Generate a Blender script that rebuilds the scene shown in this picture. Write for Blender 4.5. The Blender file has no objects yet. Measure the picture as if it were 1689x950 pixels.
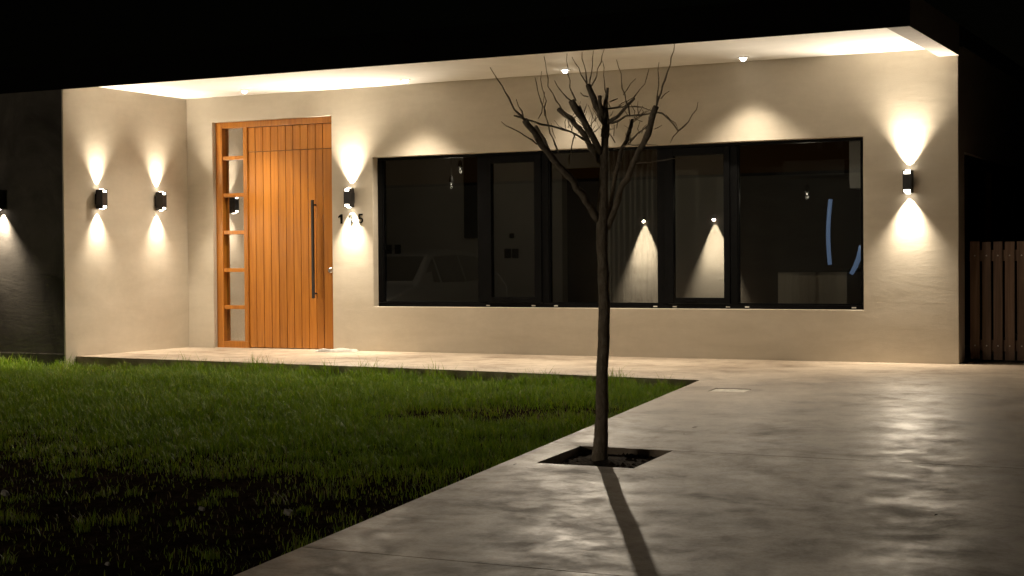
import bpy, bmesh, math, random
import numpy as np
from mathutils import Vector, Matrix, noise

random.seed(7)
rng = np.random.default_rng(11)
S = bpy.context.scene
C = S.collection

# ------------------------------------------------------------------ camera
cam_d = bpy.data.cameras.new("camera")
cam_d.sensor_width = 36.0
cam_d.lens = 54.775
cam_d.clip_start = 0.05
cam_d.clip_end = 500
cam = bpy.data.objects.new("camera", cam_d)
C.objects.link(cam)
YAW, PIT, ROL = -0.46883, -0.016483, -0.007589
fw = Vector((math.sin(YAW) * math.cos(PIT), math.cos(YAW) * math.cos(PIT), math.sin(PIT)))
rt = Vector((math.cos(YAW), -math.sin(YAW), 0))
up = rt.cross(fw)
r2 = rt * math.cos(ROL) + up * math.sin(ROL)
u2 = -rt * math.sin(ROL) + up * math.cos(ROL)
m = Matrix((r2, u2, -fw)).transposed().to_4x4()
m.translation = Vector((11.2286, -14.0661, 0.9315))
cam.matrix_world = m
S.camera = cam

# ------------------------------------------------------------------ night sky, exposure
world = bpy.data.worlds.new("World")
S.world = world
world.use_nodes = True
wn = world.node_tree
bg = wn.nodes["Background"]
sky = wn.nodes.new("ShaderNodeTexSky")
sky.sky_type = 'NISHITA'
sky.sun_disc = False
sky.sun_elevation = math.radians(1.0)
sky.sun_rotation = math.radians(200)
wn.links.new(sky.outputs[0], bg.inputs[0])
bg.inputs[1].default_value = 0.0004
S.view_settings.view_transform = 'Standard'
S.view_settings.look = 'None'
S.view_settings.exposure = 0.5
S.view_settings.gamma = 1.0
S.cycles.use_denoising = True
S.cycles.max_bounces = 6
S.cycles.diffuse_bounces = 4
S.cycles.glossy_bounces = 3
S.cycles.use_adaptive_sampling = True
S.cycles.adaptive_threshold = 0.02
S.cycles.transparent_max_bounces = 8
S.cycles.sample_clamp_indirect = 4.0
S.cycles.caustics_reflective = False
S.cycles.caustics_refractive = False

# ------------------------------------------------------------------ tunables of the light
WARM = (1.0, 0.855, 0.66)
P_DOWN = 62.0        # recessed downlights
P_SC = 84.0           # sconce narrow beams
P_SCW = 42.0          # sconce wide spill

# ------------------------------------------------------------------ materials
def mat(name):
    mt = bpy.data.materials.new(name)
    mt.use_nodes = True
    return mt, mt.node_tree.nodes, mt.node_tree.links, mt.node_tree.nodes["Principled BSDF"]

def nd(N, t, **kw):
    n = N.new(t)
    for k, v in kw.items():
        if k in n.inputs.keys():
            n.inputs[k].default_value = v
        else:
            setattr(n, k, v)
    return n

def ramp(N, L, src, stops):
    r = N.new("ShaderNodeValToRGB")
    e = r.color_ramp.elements
    while len(e) < len(stops):
        e.new(0.5)
    for i, (p, c) in enumerate(stops):
        e[i].position = p
        e[i].color = c if len(c) == 4 else (*c, 1)
    L.new(src, r.inputs[0])
    return r.outputs[0]

def coords(N, L, scale=(1, 1, 1)):
    t = N.new("ShaderNodeNewGeometry")
    mp = N.new("ShaderNodeMapping")
    mp.inputs["Scale"].default_value = scale
    L.new(t.outputs["Position"], mp.inputs["Vector"])
    return mp.outputs[0]

def simple(name, col, rough=0.5, metal=0.0, var=0.12, vscale=18.0, bump=0.0, bscale=120.0, spec=0.5):
    mt, N, L, B = mat(name)
    v = coords(N, L)
    n1 = nd(N, "ShaderNodeTexNoise", Scale=vscale, Detail=5.0, Roughness=0.6)
    L.new(v, n1.inputs["Vector"])
    lo = tuple(c * (1 - var) for c in col)
    hi = tuple(min(1, c * (1 + var)) for c in col)
    L.new(ramp(N, L, n1.outputs[0], [(0.3, lo), (0.7, hi)]), B.inputs["Base Color"])
    B.inputs["Roughness"].default_value = rough
    B.inputs["Metallic"].default_value = metal
    B.inputs["Specular IOR Level"].default_value = spec
    if bump:
        n2 = nd(N, "ShaderNodeTexNoise", Scale=bscale, Detail=3.0)
        L.new(v, n2.inputs["Vector"])
        b = nd(N, "ShaderNodeBump", Strength=bump, Distance=0.01)
        L.new(n2.outputs[0], b.inputs["Height"])
        L.new(b.outputs[0], B.inputs["Normal"])
    return mt

def stucco(name, a, b, stain=None):
    """trowelled cement render: broad mottling, horizontal trowel drag, fine grain"""
    mt, N, L, B = mat(name)
    v = coords(N, L)
    vs = coords(N, L, (0.6, 0.6, 2.2))
    n1 = nd(N, "ShaderNodeTexNoise", Scale=1.6, Detail=6.0, Roughness=0.62, Distortion=0.5)
    L.new(vs, n1.inputs["Vector"])
    col = ramp(N, L, n1.outputs[0], [(0.3, a), (0.7, b)])
    n4 = nd(N, "ShaderNodeTexNoise", Scale=9.0, Detail=5.0, Roughness=0.7)
    L.new(v, n4.inputs["Vector"])
    mx = nd(N, "ShaderNodeMix", data_type='RGBA', blend_type='MULTIPLY')
    mx.inputs[0].default_value = 1.0
    L.new(col, mx.inputs[6])
    L.new(ramp(N, L, n4.outputs[0], [(0.3, (0.93, 0.93, 0.93)), (0.7, (1, 1, 1))]), mx.inputs[7])
    out = mx.outputs[2]
    if stain:
        n5 = nd(N, "ShaderNodeTexNoise", Scale=1.1, Detail=7.0, Roughness=0.68, Distortion=0.8)
        L.new(coords(N, L, (1, 1, 0.55)), n5.inputs["Vector"])
        m2 = nd(N, "ShaderNodeMix", data_type='RGBA')
        L.new(ramp(N, L, n5.outputs[0], [(0.42, (0, 0, 0)), (0.62, (1, 1, 1))]), m2.inputs[0])
        L.new(out, m2.inputs[6])
        m2.inputs[7].default_value = (*stain, 1)
        out = m2.outputs[2]
    L.new(out, B.inputs["Base Color"])
    B.inputs["Roughness"].default_value = 0.9
    B.inputs["Specular IOR Level"].default_value = 0.2
    n2 = nd(N, "ShaderNodeTexNoise", Scale=3.0, Detail=9.0, Roughness=0.66, Distortion=0.6)
    L.new(vs, n2.inputs["Vector"])
    bp = nd(N, "ShaderNodeBump", Strength=0.09, Distance=0.02)
    L.new(n2.outputs[0], bp.inputs["Height"])
    n3 = nd(N, "ShaderNodeTexNoise", Scale=160.0, Detail=2.0)
    L.new(v, n3.inputs["Vector"])
    b2 = nd(N, "ShaderNodeBump", Strength=0.12, Distance=0.004)
    L.new(n3.outputs[0], b2.inputs["Height"])
    L.new(bp.outputs[0], b2.inputs["Normal"])
    L.new(b2.outputs[0], B.inputs["Normal"])
    return mt

def concrete(name):
    """power-trowelled concrete: swirled light and dark patches of differing gloss"""
    mt, N, L, B = mat(name)
    v = coords(N, L)
    n1 = nd(N, "ShaderNodeTexNoise", Scale=1.1, Detail=9.0, Roughness=0.66, Distortion=0.25)
    L.new(v, n1.inputs["Vector"])
    col = ramp(N, L, n1.outputs[0], [(0.32, (0.21, 0.160, 0.114)), (0.48, (0.365, 0.298, 0.228)), (0.68, (0.51, 0.432, 0.342))])
    n2 = nd(N, "ShaderNodeTexNoise", Scale=5.5, Detail=8.0, Roughness=0.72, Distortion=0.3)
    L.new(v, n2.inputs["Vector"])
    mx = nd(N, "ShaderNodeMix", data_type='RGBA', blend_type='MULTIPLY')
    mx.inputs[0].default_value = 0.85
    L.new(col, mx.inputs[6])
    L.new(ramp(N, L, n2.outputs[0], [(0.32, (0.74, 0.72, 0.69)), (0.5, (0.96, 0.96, 0.96)), (0.7, (1.0, 1.0, 1.0))]), mx.inputs[7])
    n7 = nd(N, "ShaderNodeTexNoise", Scale=1.25, Detail=9.0, Roughness=0.68, Distortion=0.5)
    L.new(coords(N, L, (1.2, 1.8, 1.0)), n7.inputs["Vector"])
    m7 = nd(N, "ShaderNodeMix", data_type='RGBA', blend_type='MULTIPLY')
    m7.inputs[0].default_value = 1.0
    L.new(mx.outputs[2], m7.inputs[6])
    L.new(ramp(N, L, n7.outputs[0], [(0.36, (0.58, 0.55, 0.51)), (0.47, (0.92, 0.91, 0.90)), (0.7, (1.0, 1.0, 1.0))]), m7.inputs[7])
    mx = m7
    n6 = nd(N, "ShaderNodeTexNoise", Scale=55.0, Detail=4.0, Roughness=0.7)
    L.new(v, n6.inputs["Vector"])
    m3 = nd(N, "ShaderNodeMix", data_type='RGBA', blend_type='MULTIPLY')
    m3.inputs[0].default_value = 0.7
    L.new(mx.outputs[2], m3.inputs[6])
    L.new(ramp(N, L, n6.outputs[0], [(0.32, (0.72, 0.71, 0.69)), (0.56, (1, 1, 1))]), m3.inputs[7])
    L.new(m3.outputs[2], B.inputs["Base Color"])
    rr = N.new("ShaderNodeMapRange")
    rr.inputs[1].default_value = 0.38
    rr.inputs[2].default_value = 0.60
    rr.inputs[3].default_value = 0.68
    rr.inputs[4].default_value = 0.385
    av = nd(N, "ShaderNodeMath", operation='ADD')
    hf = nd(N, "ShaderNodeMath", operation='MULTIPLY')
    hf.inputs[1].default_value = 0.5
    L.new(n7.outputs[0], av.inputs[0])
    L.new(n2.outputs[0], av.inputs[1])
    L.new(av.outputs[0], hf.inputs[0])
    L.new(hf.outputs[0], rr.inputs[0])
    L.new(rr.outputs[0], B.inputs["Roughness"])
    B.inputs["Specular IOR Level"].default_value = 0.4
    n3 = nd(N, "ShaderNodeTexNoise", Scale=2.3, Detail=5.0, Roughness=0.55, Distortion=1.2)
    L.new(v, n3.inputs["Vector"])
    b1 = nd(N, "ShaderNodeBump", Strength=0.006, Distance=0.03)
    L.new(n3.outputs[0], b1.inputs["Height"])
    n5 = nd(N, "ShaderNodeTexNoise", Scale=140.0, Detail=3.0)
    L.new(v, n5.inputs["Vector"])
    b2 = nd(N, "ShaderNodeBump", Strength=0.10, Distance=0.003)
    L.new(n5.outputs[0], b2.inputs["Height"])
    L.new(b1.outputs[0], b2.inputs["Normal"])
    L.new(b2.outputs[0], B.inputs["Normal"])
    return mt

def wood(name, dark, mid, light, rough=0.35, scale=1.0, axis=2, coat=0.25, VLO=0.86, VHI=1.10):
    """long-grain timber; every object takes its own tone"""
    mt, N, L, B = mat(name)
    oi = N.new("ShaderNodeObjectInfo")
    sc = [26 * scale, 26 * scale, 26 * scale]
    sc[axis] = 1.1 * scale
    g = N.new("ShaderNodeNewGeometry")
    ad = nd(N, "ShaderNodeVectorMath", operation='MULTIPLY_ADD')
    L.new(g.outputs["Position"], ad.inputs[0])
    ad.inputs[1].default_value = sc
    cb = N.new("ShaderNodeCombineXYZ")
    mu = nd(N, "ShaderNodeMath", operation='MULTIPLY')
    mu.inputs[1].default_value = 37.0
    L.new(oi.outputs["Random"], mu.inputs[0])
    for i in range(3):
        L.new(mu.outputs[0], cb.inputs[i])
    L.new(cb.outputs[0], ad.inputs[2])
    n1 = nd(N, "ShaderNodeTexNoise", Scale=1.0, Detail=6.0, Roughness=0.62, Distortion=0.9)
    L.new(ad.outputs[0], n1.inputs["Vector"])
    col = ramp(N, L, n1.outputs[0], [(0.28, dark), (0.5, mid), (0.72, light)])
    hs = N.new("ShaderNodeHueSaturation")
    mr = N.new("ShaderNodeMapRange")
    mr.inputs[3].default_value = VLO
    mr.inputs[4].default_value = VHI
    L.new(oi.outputs["Random"], mr.inputs[0])
    L.new(mr.outputs[0], hs.inputs["Value"])
    L.new(col, hs.inputs["Color"])
    L.new(hs.outputs[0], B.inputs["Base Color"])
    B.inputs["Roughness"].default_value = rough
    B.inputs["Coat Weight"].default_value = coat
    B.inputs["Coat Roughness"].default_value = 0.25
    bp = nd(N, "ShaderNodeBump", Strength=0.15, Distance=0.004)
    L.new(n1.outputs[0], bp.inputs["Height"])
    L.new(bp.outputs[0], B.inputs["Normal"])
    return mt

def glass(name, refl, tint=(0.8, 0.82, 0.8), rough=0.0):
    """coated window glass: mirror share rises towards grazing angles"""
    mt, N, L, B = mat(name)
    N.remove(B)
    out = N["Material Output"]
    tr = nd(N, "ShaderNodeBsdfTransparent", Color=(*tint, 1))
    gl = nd(N, "ShaderNodeBsdfGlossy", Color=(1, 1, 1, 1), Roughness=rough)
    fr = nd(N, "ShaderNodeFresnel", IOR=1.5)
    ma = nd(N, "ShaderNodeMath", operation='ADD', use_clamp=True)
    ma.inputs[1].default_value = refl
    L.new(fr.outputs[0], ma.inputs[0])
    mx = N.new("ShaderNodeMixShader")
    L.new(ma.outputs[0], mx.inputs[0])
    L.new(tr.outputs[0], mx.inputs[1])
    L.new(gl.outputs[0], mx.inputs[2])
    L.new(mx.outputs[0], out.inputs["Surface"])
    return mt

def emit(name, col, strength):
    mt, N, L, B = mat(name)
    B.inputs["Base Color"].default_value = (*[c * 0.8 for c in col], 1)
    B.inputs["Emission Color"].default_value = (*col, 1)
    B.inputs["Emission Strength"].default_value = strength
    return mt

def soilmat(name):
    mt, N, L, B = mat(name)
    v = coords(N, L)
    n1 = nd(N, "ShaderNodeTexNoise", Scale=7.0, Detail=9.0, Roughness=0.72)
    L.new(v, n1.inputs["Vector"])
    L.new(ramp(N, L, n1.outputs[0], [(0.3, (0.010, 0.007, 0.0045)), (0.55, (0.026, 0.018, 0.012)), (0.75, (0.06, 0.044, 0.03))]), B.inputs["Base Color"])
    B.inputs["Roughness"].default_value = 1.0
    B.inputs["Specular IOR Level"].default_value = 0.0
    n2 = nd(N, "ShaderNodeTexNoise", Scale=45.0, Detail=6.0, Roughness=0.7)
    L.new(v, n2.inputs["Vector"])
    bp = nd(N, "ShaderNodeBump", Strength=0.9, Distance=0.03)
    L.new(n2.outputs[0], bp.inputs["Height"])
    L.new(bp.outputs[0], B.inputs["Normal"])
    return mt

def grassmat(name):
    mt, N, L, B = mat(name)
    at = nd(N, "ShaderNodeAttribute", attribute_name="hue")
    col = ramp(N, L, at.outputs["Fac"], [(0.0, (0.085, 0.165, 0.008)), (0.45, (0.165, 0.265, 0.011)), (0.78, (0.25, 0.30, 0.018)), (0.9, (0.20, 0.17, 0.07)), (1.0, (0.15, 0.11, 0.06))])
    L.new(col, B.inputs["Base Color"])
    B.inputs["Roughness"].default_value = 0.5
    B.inputs["Specular IOR Level"].default_value = 0.3
    out = N["Material Output"]
    tl = N.new("ShaderNodeBsdfTranslucent")
    L.new(col, tl.inputs["Color"])
    mx = N.new("ShaderNodeMixShader")
    mx.inputs[0].default_value = 0.3
    L.new(B.outputs[0], mx.inputs[1])
    L.new(tl.outputs[0], mx.inputs[2])
    L.new(mx.outputs[0], out.inputs["Surface"])
    return mt

def barkmat(name):
    mt, N, L, B = mat(name)
    v = coords(N, L, (1, 1, 0.45))
    n1 = nd(N, "ShaderNodeTexNoise", Scale=42.0, Detail=7.0, Roughness=0.7, Distortion=0.6)
    L.new(v, n1.inputs["Vector"])
    L.new(ramp(N, L, n1.outputs[0], [(0.3, (0.17, 0.138, 0.10)), (0.55, (0.33, 0.28, 0.215)), (0.74, (0.5, 0.45, 0.37))]), B.inputs["Base Color"])
    B.inputs["Roughness"].default_value = 0.9
    B.inputs["Specular IOR Level"].default_value = 0.2
    bp = nd(N, "ShaderNodeBump", Strength=1.0, Distance=0.016)
    L.new(n1.outputs[0], bp.inputs["Height"])
    L.new(bp.outputs[0], B.inputs["Normal"])
    return mt

M = {}
M['stucco'] = stucco("beige_render", (0.495, 0.442, 0.358), (0.585, 0.53, 0.442))
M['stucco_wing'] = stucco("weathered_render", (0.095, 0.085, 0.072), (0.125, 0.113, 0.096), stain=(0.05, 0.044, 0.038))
M['soffit'] = simple("white_soffit_paint", (0.86, 0.85, 0.82), 0.85, var=0.04, vscale=3, bump=0.1, bscale=60, spec=0.2)
M['fascia'] = simple("dark_fascia_paint", (0.004, 0.0038, 0.0035), 0.8, var=0.2, spec=0.05)
M['beam'] = simple("grey_beam_paint", (0.34, 0.315, 0.29), 0.85, var=0.08, vscale=6)
M['roof'] = simple("roof_membrane", (0.05, 0.05, 0.05), 0.9)
M['concrete'] = concrete("trowelled_concrete")
M['wood'] = wood("varnished_door_wood", (0.34, 0.115, 0.012), (0.46, 0.17, 0.019), (0.55, 0.215, 0.027))
M['wood_dark'] = simple("door_core", (0.12, 0.035, 0.008), 0.6)
M['alu'] = simple("black_aluminium", (0.005, 0.005, 0.0052), 0.35, var=0.2, spec=0.03)
M['blackmetal'] = simple("black_powder_coat", (0.016, 0.015, 0.016), 0.42, var=0.2)
M['steel'] = simple("brushed_steel", (0.55, 0.53, 0.5), 0.3, metal=1.0, var=0.1)
M['glass'] = glass("window_glass", 0.15, (0.88, 0.9, 0.88))
M['mirror_glass'] = glass("sidelight_glass", 0.5, (0.6, 0.6, 0.6))
M['dark_glass'] = glass("side_window_glass", 0.05, (0.5, 0.5, 0.5))
M['inner'] = simple("interior_wall_paint", (0.64, 0.61, 0.56), 0.9, var=0.05, vscale=2)
M['inner_floor'] = simple("interior_floor_tile", (0.5, 0.46, 0.41), 0.4, var=0.1, vscale=2)
M['island'] = wood("pale_cabinet_wood", (0.52, 0.43, 0.33), (0.66, 0.56, 0.44), (0.72, 0.62, 0.5), 0.5, 0.5)
M['darkpanel'] = simple("dark_panel", (0.02, 0.02, 0.02), 0.6)
M['white'] = simple("white_laminate", (0.65, 0.63, 0.6), 0.5, var=0.04)
M['curtain'] = simple("sheer_curtain", (0.5, 0.48, 0.45), 0.9, var=0.06)
M['gate'] = wood("weathered_gate_wood", (0.085, 0.055, 0.038), (0.15, 0.095, 0.066), (0.21, 0.145, 0.105), 0.8, 0.9, 2, 0.0, 0.75, 1.2)
M['soil'] = soilmat("dark_soil")
M['pit'] = simple("pit_soil", (0.05, 0.037, 0.026), 0.95, var=0.6, vscale=35, bump=0.9, bscale=60, spec=0.05)
M['grass'] = grassmat("lawn_grass")
M['bark'] = barkmat("bark")
M['lens'] = emit("sconce_lens_glow", (1.0, 0.90, 0.74), 9.0)
M['lens_down'] = emit("downlight_lens_glow", (1.0, 0.92, 0.78), 14.0)
M['bulb'] = emit("bulb_glow", (1.0, 0.88, 0.66), 0.10)
M['bulb'].node_tree.nodes["Principled BSDF"].inputs["Base Color"].default_value = (0.02, 0.02, 0.02, 1)
M['blue'] = emit("blue_glow", (0.24, 0.36, 0.62), 0.24)
M['asphalt'] = simple("asphalt", (0.05, 0.05, 0.05), 0.9, bump=0.4, bscale=90)
M['cloth'] = simple("pale_floor_cloth", (0.27, 0.255, 0.225), 0.95, var=0.15, vscale=40)
M['carpaint'] = simple("silver_car_paint", (0.5, 0.5, 0.48), 0.25, metal=0.3, var=0.02)
M['carglass'] = simple("car_glass", (0.01, 0.01, 0.012), 0.05)
M['rubber'] = simple("tyre_rubber", (0.02, 0.02, 0.02), 0.8)
M['stone'] = simple("pale_stone", (0.3, 0.28, 0.25), 0.9, var=0.2, vscale=60)
M['leaf'] = simple("dry_leaf", (0.035, 0.022, 0.012), 0.8, var=0.3, vscale=80)
M['cement'] = simple("pale_mortar", (0.72, 0.68, 0.6), 0.9, var=0.22, vscale=22, bump=0.6, bscale=50)
M['digit'] = simple("black_numeral_metal", (0.006, 0.006, 0.005), 0.9, spec=0.05)

# ------------------------------------------------------------------ mesh helpers
class MB:
    def __init__(self):
        self.v, self.f = [], []
    def box(self, x0, x1, y0, y1, z0, z1):
        b = len(self.v)
        self.v += [(x0, y0, z0), (x1, y0, z0), (x1, y1, z0), (x0, y1, z0), (x0, y0, z1), (x1, y0, z1), (x1, y1, z1), (x0, y1, z1)]
        self.f += [tuple(b + i for i in q) for q in ((0, 3, 2, 1), (4, 5, 6, 7), (0, 1, 5, 4), (1, 2, 6, 5), (2, 3, 7, 6), (3, 0, 4, 7))]
        return self
    def quad(self, *pts):
        b = len(self.v)
        self.v += list(pts)
        self.f.append(tuple(range(b, b + len(pts))))
        return self
    def tube(self, pts, rad, n=8, cap=True, wob=0.0):
        pts = [Vector(p) for p in pts]
        b = len(self.v)
        prev = None
        for i, p in enumerate(pts):
            t = (pts[min(i + 1, len(pts) - 1)] - pts[max(i - 1, 0)]).normalized()
            if prev is None:
                a = t.orthogonal().normalized()
            else:
                a = (prev - t * prev.dot(t)).normalized()
            prev = a
            c = t.cross(a)
            for k in range(n):
                w = 2 * math.pi * k / n
                r = rad[i] * (1 + wob * (random.random() - 0.5))
                self.v.append(tuple(p + a * math.cos(w) * r + c * math.sin(w) * r))
        for i in range(len(pts) - 1):
            for k in range(n):
                k2 = (k + 1) % n
                self.f.append((b + i * n + k, b + i * n + k2, b + (i + 1) * n + k2, b + (i + 1) * n + k))
        if cap:
            self.f.append(tuple(b + k for k in range(n - 1, -1, -1)))
            self.f.append(tuple(b + (len(pts) - 1) * n + k for k in range(n)))
        return self
    def build(self, name, material, parent=None, bevel=0.0, smooth=False, seg=2, loc=None):
        me = bpy.data.meshes.new(name)
        bm = bmesh.new()
        vs = [bm.verts.new(p) for p in self.v]
        for q in self.f:
            try:
                bm.faces.new([vs[i] for i in q])
            except ValueError:
                pass
        bmesh.ops.remove_doubles(bm, verts=bm.verts, dist=1e-5)
        bmesh.ops.recalc_face_normals(bm, faces=bm.faces)
        if bevel:
            bmesh.ops.bevel(bm, geom=[e for e in bm.edges if len(e.link_faces) == 2 and e.calc_face_angle(0) > 0.3], offset=bevel, segments=seg, profile=0.6, affect='EDGES')
        if loc is not None:
            bmesh.ops.translate(bm, verts=bm.verts, vec=-Vector(loc))
        bm.to_mesh(me)
        bm.free()
        me.materials.append(material)
        if smooth:
            me.polygons.foreach_set("use_smooth", [True] * len(me.polygons))
        o = bpy.data.objects.new(name, me)
        C.objects.link(o)
        if parent is not None:
            o.parent = parent
        if loc is not None:
            o.location = loc
        return o

def B(x0, x1, y0, y1, z0, z1):
    return MB().box(x0, x1, y0, y1, z0, z1)

def cells(us, vs, solid, put, t0, t1):
    """wall or slab of thickness t0..t1 from a grid of cells with openings; put(u, v, t) -> point"""
    mb = MB()
    nu, nv = len(us) - 1, len(vs) - 1
    ok = lambda i, j: 0 <= i < nu and 0 <= j < nv and solid(i, j)
    for i in range(nu):
        for j in range(nv):
            if not ok(i, j):
                continue
            a, b, c, d = (us[i], vs[j]), (us[i + 1], vs[j]), (us[i + 1], vs[j + 1]), (us[i], vs[j + 1])
            for t in (t0, t1):
                mb.quad(*[put(*q, t) for q in (a, b, c, d)])
            for (di, dj, p, q) in ((0, -1, a, b), (1, 0, b, c), (0, 1, c, d), (-1, 0, d, a)):
                if not ok(i + di, j + dj):
                    mb.quad(put(*p, t0), put(*q, t0), put(*q, t1), put(*p, t1))
    return mb

def empty(name, loc=(0, 0, 0), rz=0.0, label=None, cat=None, group=None):
    o = bpy.data.objects.new(name, None)
    o.empty_display_size = 0.1
    C.objects.link(o)
    o.location = loc
    o.rotation_euler = (0, 0, rz)
    tag(o, label, cat, group)
    return o

def tag(o, label=None, cat=None, group=None, kind=None):
    if label: o["label"] = label
    if cat: o["category"] = cat
    if group: o["group"] = group
    if kind: o["kind"] = kind
    return o

def copy_tree(o, parent=None):
    c = o.copy()
    C.objects.link(c)
    c.parent = parent
    for ch in o.children:
        copy_tree(ch, c)
    return c

def spot(name, parent, loc, direction, energy, size, blend, radius, color=WARM):
    d = bpy.data.lights.new(name, 'SPOT')
    d.energy = energy
    d.spot_size = math.radians(size)
    d.spot_blend = blend
    d.shadow_soft_size = radius
    d.color = color
    o = bpy.data.objects.new(name, d)
    C.objects.link(o)
    o.parent = parent
    o.location = loc
    o.rotation_euler = Vector(direction).to_track_quat('-Z', 'Y').to_euler()
    return o

# ------------------------------------------------------------------ ground
def gz(y):
    """finished level: flat porch, then a 5 percent fall towards the street"""
    return 0.0 if y > -2.2 else (0.05 * (y + 2.2) if y > -17 else -0.74)

def porch_front(x):
    return -1.82 - 0.6 * x / 7.0

def drive_left(y):
    return 6.99 + max(0.0, -(y + 2.42)) * 0.055

def soil_z(x, y):
    n = noise.noise(Vector((x * 0.9, y * 0.9, 3.1))) * 0.03 + noise.noise(Vector((x * 3.3, y * 3.3, 8.0))) * 0.014
    base = (-0.115 if y > -2.2 else -0.115 + 0.045 * max(0.0, min(1.0, (-2.2 - y) / 1.2))) + gz(y)
    if y > -2.0 and x > -6:
        return -0.25
    if x > drive_left(y) - 0.02 and x < 12.6 and y > -17:
        return gz(y) - 0.30
    f = max(0.0, min(1.0, (drive_left(y) - x) / 0.35))
    return base * 1.0 + n * f - 0.01 * (1 - f)

def cuts(segs):
    out = []
    for a, b, s in segs:
        k = max(1, round((b - a) / s))
        out += [a + (b - a) * i / k for i in range(k)]
    out.append(segs[-1][1])
    return out

gx = cuts([(-80, -6, 8), (-6, -1.5, 0.5), (-1.5, 8.2, 0.08), (8.2, 13, 0.6), (13, 80, 8)])
gy = cuts([(-80, -18, 8), (-18, -10.5, 0.5), (-10.5, -1.9, 0.08), (-1.9, 10, 1.5), (10, 80, 10)])
V = [(x, y, soil_z(x, y)) for y in gy for x in gx]
nx = len(gx)
F = [(j * nx + i, j * nx + i + 1, (j + 1) * nx + i + 1, (j + 1) * nx + i) for j in range(len(gy) - 1) for i in range(nx - 1)]
me = bpy.data.meshes.new("ground")
me.from_pydata(V, [], F)
me.materials.append(M['soil'])
me.polygons.foreach_set("use_smooth", [True] * len(me.polygons))
ground = bpy.data.objects.new("ground", me)
C.objects.link(ground)
tag(ground, "dark bare lawn soil", kind="structure")

# concrete porch and driveway: three panels with joints, a tree pit and a recess for the cover
drive = empty("driveway", (0, 0, 0))
drive["kind"] = "structure"
drive["label"] = "trowelled concrete porch and driveway with joints"
PIT_X0, PIT_X1, PIT_Y0, PIT_Y1 = 7.385, 7.975, -6.19, -5.595
MH = (7.275, 7.555, -3.04, -2.85)
XR = 12.5
JY = -5.585

mb = MB()
xs = cuts([(0, 6.99, 0.7)])
yfr = [0.0, 0.25, 0.5, 0.75, 1.0]
def slab_quad(mb, pts, th=0.11):
    mb.quad(*pts)
for i in range(len(xs) - 1):
    for j in range(4):
        q = []
        for (xx, f) in ((xs[i], yfr[j]), (xs[i + 1], yfr[j]), (xs[i + 1], yfr[j + 1]), (xs[i], yfr[j + 1])):
            y = -0.001 + (porch_front(xx) + 0.001) * f
            q.append((xx, y, gz(y)))
        mb.quad(*q)
rows = [-0.001 + (porch_front(6.99) + 0.001) * f for f in yfr] + [MH[3], MH[2], -4.2, JY]
cols = [None, MH[0], MH[1], 8.6, 10.0, XR]
for j in range(len(rows) - 1):
    for i in range(len(cols) - 1):
        if i == 1 and abs(rows[j] - MH[3]) < 1e-6:
            continue
        q = []
        for (ci, y) in ((i, rows[j]), (i + 1, rows[j]), (i + 1, rows[j + 1]), (i, rows[j + 1])):
            x = drive_left(y) if cols[ci] is None else cols[ci]
            q.append((x, y, gz(y)))
        mb.quad(*q)
# strip behind the facade corner, under the gate
mb.quad((8.54, -0.001, 0), (XR, -0.001, 0), (XR, 3.2, 0), (8.54, 3.2, 0))

def finish_slab(mb, name, th):
    o = mb.build(name, M['concrete'], drive)
    bm = bmesh.new()
    bm.from_mesh(o.data)
    for f in bm.faces:
        if f.normal.z < 0:
            f.normal_flip()
    be = [e for e in bm.edges if len(e.link_faces) == 1]
    r = bmesh.ops.extrude_edge_only(bm, edges=be)
    nv = [g for g in r['geom'] if isinstance(g, bmesh.types.BMVert)]
    bmesh.ops.translate(bm, verts=nv, vec=(0, 0, -th))
    bmesh.ops.recalc_face_normals(bm, faces=bm.faces)
    bm.to_mesh(o.data)
    bm.free()
    return o
finish_slab(mb, "concrete_panel", 0.13)
mb = MB()
rows = [JY - 0.008, PIT_Y0, -7.2, -8.40]
cols = [None, PIT_X0, PIT_X1, 9.2, 10.8, XR]
for j in range(len(rows) - 1):
    for i in range(len(cols) - 1):
        if j == 0 and i == 1:
            continue
        q = []
        for (ci, y) in ((i, rows[j]), (i + 1, rows[j]), (i + 1, rows[j + 1]), (i, rows[j + 1])):
            x = drive_left(y) if cols[ci] is None else cols[ci]
            q.append((x, y, gz(y)))
        mb.quad(*q)
finish_slab(mb, "concrete_panel", 0.13)
mb = MB()
rows = [-8.408, -12, -16.9]
cols = [None, 9.2, 10.8, XR]
for j in range(2):
    for i in range(3):
        q = []
        for (ci, y) in ((i, rows[j]), (i + 1, rows[j]), (i + 1, rows[j + 1]), (i, rows[j + 1])):
            x = drive_left(y) if cols[ci] is None else cols[ci]
            q.append((x, y, gz(y)))
        mb.quad(*q)
finish_slab(mb, "concrete_panel", 0.13)

# street behind the camera and the second drive in front of the left wing
tag(B(-60, 60, -25, -17.3, -0.9, -0.72).build("street", M['asphalt']), kind="structure")
mb = MB()
for y0, y1 in ((-2.02, -2.2), (-2.2, -17.2)):
    mb.quad((-4.3, y0, gz(y0) - 0.03), (-1.15, y0, gz(y0) - 0.03), (-1.15, y1, gz(y1) - 0.03), (-4.3, y1, gz(y1) - 0.03))
o = finish_slab(mb, "garage_drive", 0.15)
o.parent = None
tag(o, "concrete strip in front of the left wing", kind="structure")

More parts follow.
